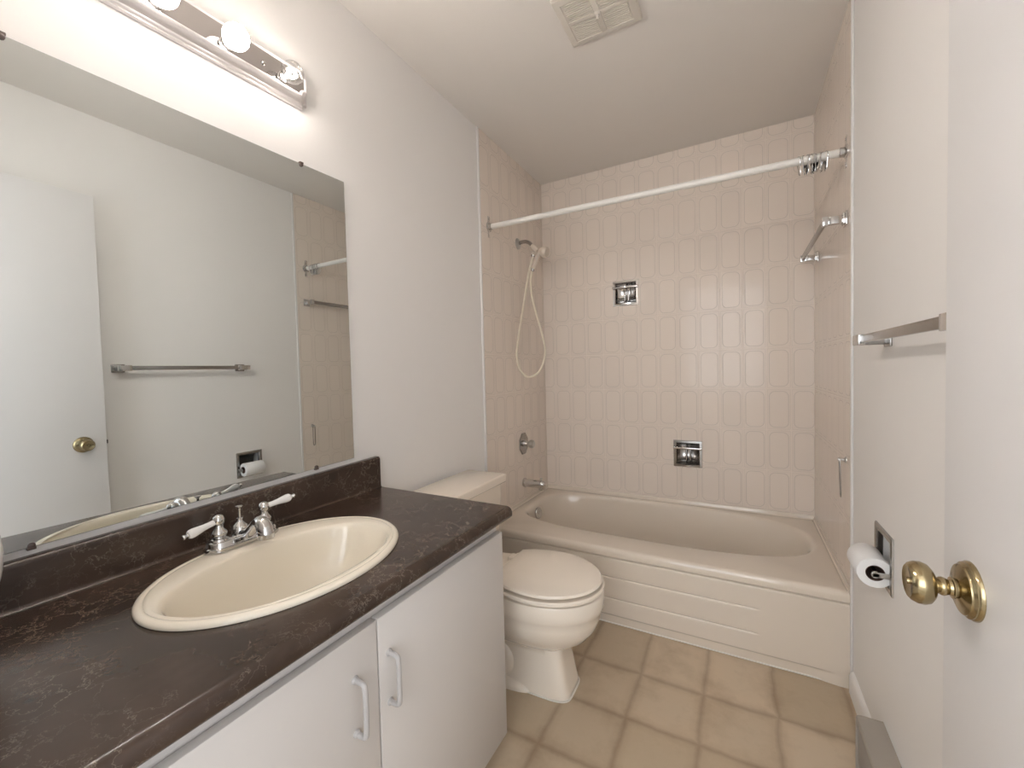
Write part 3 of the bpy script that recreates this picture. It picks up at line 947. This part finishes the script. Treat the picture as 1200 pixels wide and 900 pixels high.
# ------------------------------------------------------------------ soap dishes
def soap_dish(cx, cz, label, low):
    t = thing('soap_dish', (cx, 0, cz), label, 'soap dish', 'recessed soap dishes on the back wall')
    bm = BM()
    s, i_ = SD, SD - .017
    # mitred frame
    outer0 = [(cx + a * s, -.0003, cz + b_ * s) for a, b_ in ((-1, -1), (1, -1), (1, 1), (-1, 1))]
    outer1 = [(cx + a * (s - .002), -.005, cz + b_ * (s - .002)) for a, b_ in ((-1, -1), (1, -1), (1, 1), (-1, 1))]
    mid = [(cx + a * (i_ + .004), -.0065, cz + b_ * (i_ + .004)) for a, b_ in ((-1, -1), (1, -1), (1, 1), (-1, 1))]
    inn = [(cx + a * i_, -.003, cz + b_ * i_) for a, b_ in ((-1, -1), (1, -1), (1, 1), (-1, 1))]
    inb = [(cx + a * i_, .006, cz + b_ * i_) for a, b_ in ((-1, -1), (1, -1), (1, 1), (-1, 1))]
    bm_loft(bm, [outer0, outer1, mid, inn, inb], False, False)
    part('frame', bm, 'chrome' if not low else 'dull_chrome', t, angle=20)
    # curved pan: half-barrel recess
    bm = BM()
    ny, nx = 14, 12
    rows_ = []
    for j in range(ny + 1):
        v_ = -1 + 2 * j / ny
        row = []
        for i in range(nx + 1):
            u_ = -1 + 2 * i / nx
            dep = .058 * math.sqrt(max(0, 1 - abs(v_) ** 2.6)) * (1 - .25 * u_ ** 4)
            row.append(bm.verts.new((cx + u_ * i_, .005 + dep, cz + v_ * i_)))
        rows_.append(row)
    for j in range(ny):
        for i in range(nx):
            bm.faces.new((rows_[j][i], rows_[j][i + 1], rows_[j + 1][i + 1], rows_[j + 1][i]))
    # side cheeks
    for i in (0, nx):
        edge = [rows_[j][i] for j in range(ny + 1)]
        back = [bm.verts.new((v.co.x, .004, v.co.z)) for v in edge]
        for j in range(ny):
            bm.faces.new((edge[j], edge[j + 1], back[j + 1], back[j]))
    # moulded vertical ribs down the middle
    for dx in (-.010, .012):
        bm_box(bm, cx + dx - .004, cx + dx + .004, .020, .060, cz - .045, cz + .028, .003)
    part('pan', bm, 'chrome' if not low else 'dull_chrome', t, angle=50)
    bm = BM()
    zb = cz + SD * .44
    bm_box(bm, cx - SD * 1.0, cx + SD * 1.0, -.020, -.006, zb - .006, zb + .006, .004, 3)
    for sx in (-1, 1):
        bm_box(bm, cx + sx * (SD - .006) - .006, cx + sx * (SD - .006) + .006, -.018, -.003, zb - .008, zb + .008, .002)
    part('bar', bm, 'chrome', t, 'bright cross bar')
    bm = BM()
    pts = []
    k = 14
    lo = [(cx + SD * .80 * (-1 + 2 * i / k), -.004 - .016 * (1 - (-1 + 2 * i / k) ** 2)) for i in range(k + 1)]
    vs0 = [(x, y) for x, y in lo] + [(cx + SD * .80, .010), (cx - SD * .80, .010)]
    bm_prism(bm, vs0, cz - SD + .008, cz - SD + .016)
    part('lip', bm, 'chrome' if not low else 'dull_chrome', t, 'curved dish lip')
    return t
soap_dish(SOAP[0][0], SOAP[0][1], 'upper of two recessed chrome soap dishes on the back wall, below the rod shadow', False)
soap_dish(SOAP[1][0], SOAP[1][1], 'lower, darker recessed chrome soap dish just above the bathtub', True)

# ------------------------------------------------------------------ shower head, hose, valve, spout
SHY = -.362
sh = thing('handheld_shower', (.004, SHY, 1.905), 'cream handheld shower on a chrome arm with a long looping hose', 'shower')
bm = BM()
bm_lathe(bm, (.0042, SHY, 1.905), (1, 0, 0), [(.033, 0), (.032, .003), (.025, .008), (.014, .011), (.011, .012)], 28)
part('arm_flange', bm, 'satin_chrome', sh, 'round chrome wall flange')
bm = BM(); bm_tube(bm, [(.006, SHY, 1.905), (.040, SHY, 1.911), (.075, SHY, 1.902), (.105, SHY, 1.872)], .0105, 16, 6)
part('arm', bm, 'dull_chrome', sh, 'bent chrome shower arm')
bm = BM()
bm_tube(bm, [(.098, SHY, 1.880), (.118, SHY, 1.858), (.132, SHY, 1.842)], [.014, .0145, .013], 16)
bm_lathe(bm, (.112, SHY - .002, 1.842), (-.3, 0, -1), [(.008, 0), (.011, .004), (.011, .022), (.008, .026)], 16)
part('bracket', bm, 'shower_plastic', sh, 'cream swivel bracket')
bm = BM()
hd = Vector((.176, SHY, 1.832))
bm_lathe(bm, hd + Vector((-.036, 0, .011)), (.93, 0, -.32), [(.010, 0), (.014, .006), (.020, .013), (.027, .022), (.0315, .032), (.033, .042), (.031, .051), (.026, .056), (.0005, .058)], 28)
bm_tube(bm, [(.152, SHY, 1.833), (.140, SHY, 1.822), (.118, SHY, 1.778), (.101, SHY, 1.744)], [.013, .0135, .0125, .0105], 16, 4)
part('hand_spray', bm, 'shower_plastic', sh, 'cream hand spray with round head')
bm = BM(); bm_lathe(bm, (.102, SHY, 1.746), (-.45, 0, -.9), [(.0095, 0), (.010, .004), (.010, .014), (.007, .018)], 16)
part('hose_nut', bm, 'dull_chrome', sh, 'chrome hose nut')
bm = BM(); bm_lathe(bm, (.106, SHY - .002, 1.826), (-.3, 0, -1), [(.0085, 0), (.0115, .001), (.0115, .012), (.008, .014)], 16)
part('hose_nut', bm, 'dull_chrome', sh, 'chrome hose nut')
bm = BM()
hp = [(.102, -.364, 1.815), (.092, -.366, 1.780), (.072, -.372, 1.700), (.056, -.388, 1.58), (.034, -.412, 1.42), (.022, -.432, 1.30), (.020, -.440, 1.235), (.034, -.438, 1.165), (.066, -.425, 1.117),
      (.098, -.402, 1.113), (.140, -.380, 1.148), (.166, -.362, 1.235), (.158, -.358, 1.31), (.136, -.358, 1.40), (.108, -.359, 1.50), (.086, -.360, 1.60), (.084, -.361, 1.68), (.094, -.362, 1.730)]
bm_tube(bm, hp, .0062, 12, 8)
part('hose', bm, 'hose_plastic', sh, 'pale cream hose hanging in a long loop')
VY, VZ = -.352, .705
vl = thing('shower_valve', (.004, VY, VZ), 'chrome tub and shower valve on the left tiled wall', 'tap')
bm = BM()
def octo(r, ry, x, c_=.42):
    return [(x, VY + r * a, VZ + ry * b_) for a, b_ in ((1, -c_), (1, c_), (c_, 1), (-c_, 1), (-1, c_), (-1, -c_), (-c_, -1), (c_, -1))]
bm_loft(bm, [octo(.054, .064, .0042), octo(.054, .064, .007), octo(.050, .060, .0105), octo(.036, .044, .012), octo(.030, .036, .0105), octo(.02, .024, .0105)])
part('escutcheon', bm, 'dull_chrome', vl, 'eight-sided chrome plate', angle=25)
bm = BM()
bm_lathe(bm, (.010, VY, VZ), (1, 0, 0), [(.019, 0), (.018, .010), (.013, .018), (.0125, .026), (.018, .032), (.0245, .040), (.026, .050), (.0235, .060), (.017, .065), (.0005, .066)], 10)
part('valve_knob', bm, 'satin_chrome', vl, 'fluted chrome knob')
PY_, PZ_ = -.355, .463
sp = thing('tub_spout', (.004, PY_, PZ_), 'chrome bath spout with diverter, above the tap end of the bathtub', 'tap')
bm = BM()
bm_lathe(bm, (.0042, PY_, PZ_ + .004), (1, 0, 0), [(.027, 0), (.028, .002), (.028, .010), (.0245, .013), (.0242, .06), (.0236, .115), (.021, .130), (.014, .138), (.0005, .140)], 28)
bm_lathe(bm, (.121, PY_, PZ_ + .006), (0, 0, -1), [(.012, 0), (.0205, .010), (.0210, .030), (.0190, .034), (.016, .034), (.015, .028), (.0005, .026)], 24)
part('spout_body', bm, 'chrome', sp)
bm = BM(); bm_lathe(bm, (.118, PY_, PZ_ + .022), (0, 0, 1), [(.004, 0), (.004, .012), (.0075, .014), (.0075, .020), (.0005, .022)], 16)
part('diverter_knob', bm, 'satin_chrome', sp)

# ------------------------------------------------------------------ paper holder and roll
tp = thing('paper_holder', (W, TPY, TPZ), 'recessed chrome toilet paper holder in the painted right wall', 'paper holder')
bm = BM()
def sq(a, x):
    return [(x, TPY + p * a, TPZ + q * a) for p, q in ((-1, -1), (1, -1), (1, 1), (-1, 1))]
bm_loft(bm, [sq(TPS, W - .0003), sq(TPS - .001, W - .004), sq(TPS - .005, W - .006), sq(TPS - .015, W - .005), sq(TPS - .018, W - .001), sq(TPS - .018, W + .010)], False, False)
part('frame', bm, 'dull_chrome', tp, angle=20)
bm = BM()
a_ = TPS - .018
ny, nx = 14, 8
rows_ = []
for j in range(ny + 1):
    v_ = -1 + 2 * j / ny
    rows_.append([bm.verts.new((W + .008 + .055 * math.sqrt(max(0, 1 - abs(v_) ** 2.4)), TPY + a_ * (-1 + 2 * i / nx), TPZ + a_ * v_)) for i in range(nx + 1)])
for j in range(ny):
    for i in range(nx):
        bm.faces.new((rows_[j][i], rows_[j][i + 1], rows_[j + 1][i + 1], rows_[j + 1][i]))
part('recess_pan', bm, 'dark_metal', tp, 'curved metal recess', angle=50)
RXC, RZC, RR = 1.468, TPZ - .026, .0395
for sy in (-1, 1):
    bm = BM()
    yy = TPY + sy * .0655
    bm_box(bm, RXC - .010, W - .002, yy - .003, yy + .003, RZC - .007, RZC + .007, .0025)
    bm_lathe(bm, (RXC - .002, yy + .003, RZC), (0, -1, 0), [(.0085, 0), (.009, .002), (.009, .004), (.0075, .006)], 18)
    part('arm', bm, 'satin_chrome', tp)
bm = BM(); bm_lathe(bm, (RXC, TPY - .0625, RZC + .006), (0, 1, 0), [(.0035, 0), (.0035, .125)], 16)
part('spindle', bm, 'dull_chrome', tp)
roll_o = thing('toilet_paper_roll', (RXC, TPY, RZC), 'white toilet paper roll hanging in the chrome wall holder', 'toilet paper')
bm = BM(); bm_lathe(bm, (RXC, TPY - .056, RZC), (0, 1, 0), [(.0205, .001), (RR - .001, .001), (RR, .003), (RR, .109), (RR - .001, .111), (.0205, .111)], 48, False, False)
part('paper', bm, 'paper', roll_o)
bm = BM(); bm_lathe(bm, (RXC, TPY - .0555, RZC), (0, 1, 0), [(.0205, 0), (.0205, .111), (.0193, .111), (.0193, 0), (.0205, 0)], 36, False, False)
part('core', bm, 'cardboard', roll_o, 'brown cardboard core')

# ------------------------------------------------------------------ small hook with wire loop on the right alcove tiles
hk = thing('wall_hook', (W - .004, -.705, .795), 'small metal hook with a long thin wire loop on the right alcove tiles', 'hook')
bm = BM(); bm_lathe(bm, (W - .0042, -.705, .797), (-1, 0, 0), [(.012, 0), (.0115, .003), (.006, .006), (.005, .014), (.0075, .018), (.0065, .024), (.0005, .026)], 20)
part('peg', bm, 'satin_chrome', hk)
bm = BM()
x_ = W - .024
bm_tube(bm, [(x_, -.705, .802), (x_ + .001, -.712, .790), (x_ + .003, -.713, .72), (x_ + .004, -.712, .672), (x_ + .004, -.705, .660), (x_ + .004, -.698, .672), (x_ + .003, -.697, .72), (x_ + .001, -.698, .790), (x_, -.705, .8025)], .0021, 8, 4)
part('wire_loop', bm, 'dull_chrome', hk)

# ------------------------------------------------------------------ wall heater
ht = thing('baseboard_heater', (1.47, -1.47, 0), 'beige metal baseboard heater low on the right wall beside the floor', 'heater')
hy0, hy1 = -1.80, -1.134
bm = BM()
prof = [(W - .0005, .030), (W - .0005, .157), (1.452, .157), (1.443, .1545), (1.440, .149), (1.440, .140), (1.4425, .139), (1.4425, .147), (1.449, .1535), (W - .004, .1535), (W - .004, .030)]
bm_loft(bm, [[(x, y, z) for x, z in prof] for y in (hy0, hy1)])
part('top_cover', bm, 'heater_metal', ht, angle=25)
bm = BM(); bm_box(bm, 1.444, 1.449, hy0 + .004, hy1 - .004, .024, .128, .0015)
part('front_panel', bm, 'heater_front', ht, 'darker front panel below the air slot')
bm = BM()
ep = [(W - .0005, .0), (W - .0005, .1575), (1.452, .1575), (1.4425, .155), (1.4395, .149), (1.4395, .0)]
bm_loft(bm, [[(x, y, z) for x, z in ep] for y in (hy1 - .004, hy1)])
part('end_cap', bm, 'heater_metal', ht)
bm = BM()
for i in range(60):
    y = hy0 + .02 + (hy1 - hy0 - .04) * i / 59
    bm_box(bm, 1.455, 1.490, y - .0008, y + .0008, .05, .12)
bm_tube(bm, [(1.472, hy0 + .01, .085), (1.472, hy1 - .003, .085)], .008, 10)
part('heating_fins', bm, 'satin_chrome', ht)

# ------------------------------------------------------------------ ceiling exhaust grille
vx0, vx1, vy0, vy1 = .609, .866, -1.255, -1.030
vt = thing('ceiling_vent', ((vx0 + vx1) / 2, (vy0 + vy1) / 2, H), 'beige slatted exhaust fan grille on the ceiling', 'vent')
bm = BM()
def vr(i, z):
    return [(vx0 + i, vy0 + i, z), (vx1 - i, vy0 + i, z), (vx1 - i, vy1 - i, z), (vx0 + i, vy1 - i, z)]
bm_loft(bm, [vr(0, H - .0003), vr(0, H - .007), vr(.004, H - .011), vr(.020, H - .014), vr(.024, H - .0145), vr(.0255, H - .0118)], True, True)
part('grille_frame', bm, 'vent_plastic', vt, angle=20)
bm = BM()
vcx, vcy = (vx0 + vx1) / 2, (vy0 + vy1) / 2
bm_box(bm, vcx - .009, vcx + .009, vy0 + .025, vy1 - .025, H - .0155, H - .009, .001)
bm_box(bm, vx0 + .025, vx1 - .025, vcy - .008, vcy + .008, H - .0155, H - .009, .001)
ns = 9
for sx in (-1, 1):
    for sy in (-1, 1):
        xa, xb = sorted((vcx + sx * .011, vcx + sx * ((vx1 - vx0) / 2 - .030)))
        for i in range(ns):
            y = vcy + sy * (.0135 + i * .0083)
            bm_box(bm, xa, xb, y - .0021, y + .0021, H - .0145, H - .008, .0006, 1)
part('grille_slats', bm, 'vent_plastic', vt, 'rows of fine slats in four fields')
bm = BM(); bm_lathe(bm, (vcx, vcy, H - .015), (0, 0, -1), [(.012, 0), (.011, .003), (.0055, .006), (.005, .016), (.0065, .019), (.006, .022), (.0030, .0225), (.0028, .020), (.0005, .020)], 20)
part('centre_knob', bm, 'vent_plastic', vt, 'small fixing knob')

# ------------------------------------------------------------------ white container at the left end of the countertop (almost out of frame)
jx, jy = .15, -2.4915
bm = BM()
pr_ = []
for i in range(23):
    z = .003 + .262 * i / 22
    pr_.append((.080 - (z - .143) ** 2 / .36, z))
pr_ = [(.0005, 0), (pr_[0][0] - .003, 0)] + pr_ + [(.032, .266), (.030, .264), (.0005, .262)]
bm_lathe(bm, (jx, jy, CTZ + .0005), (0, 0, 1), pr_, 48)
single('white_container', bm, 'white_porcelain', (jx, jy, CTZ), 'white rounded container at the far left edge of the countertop, mostly out of frame', 'container')
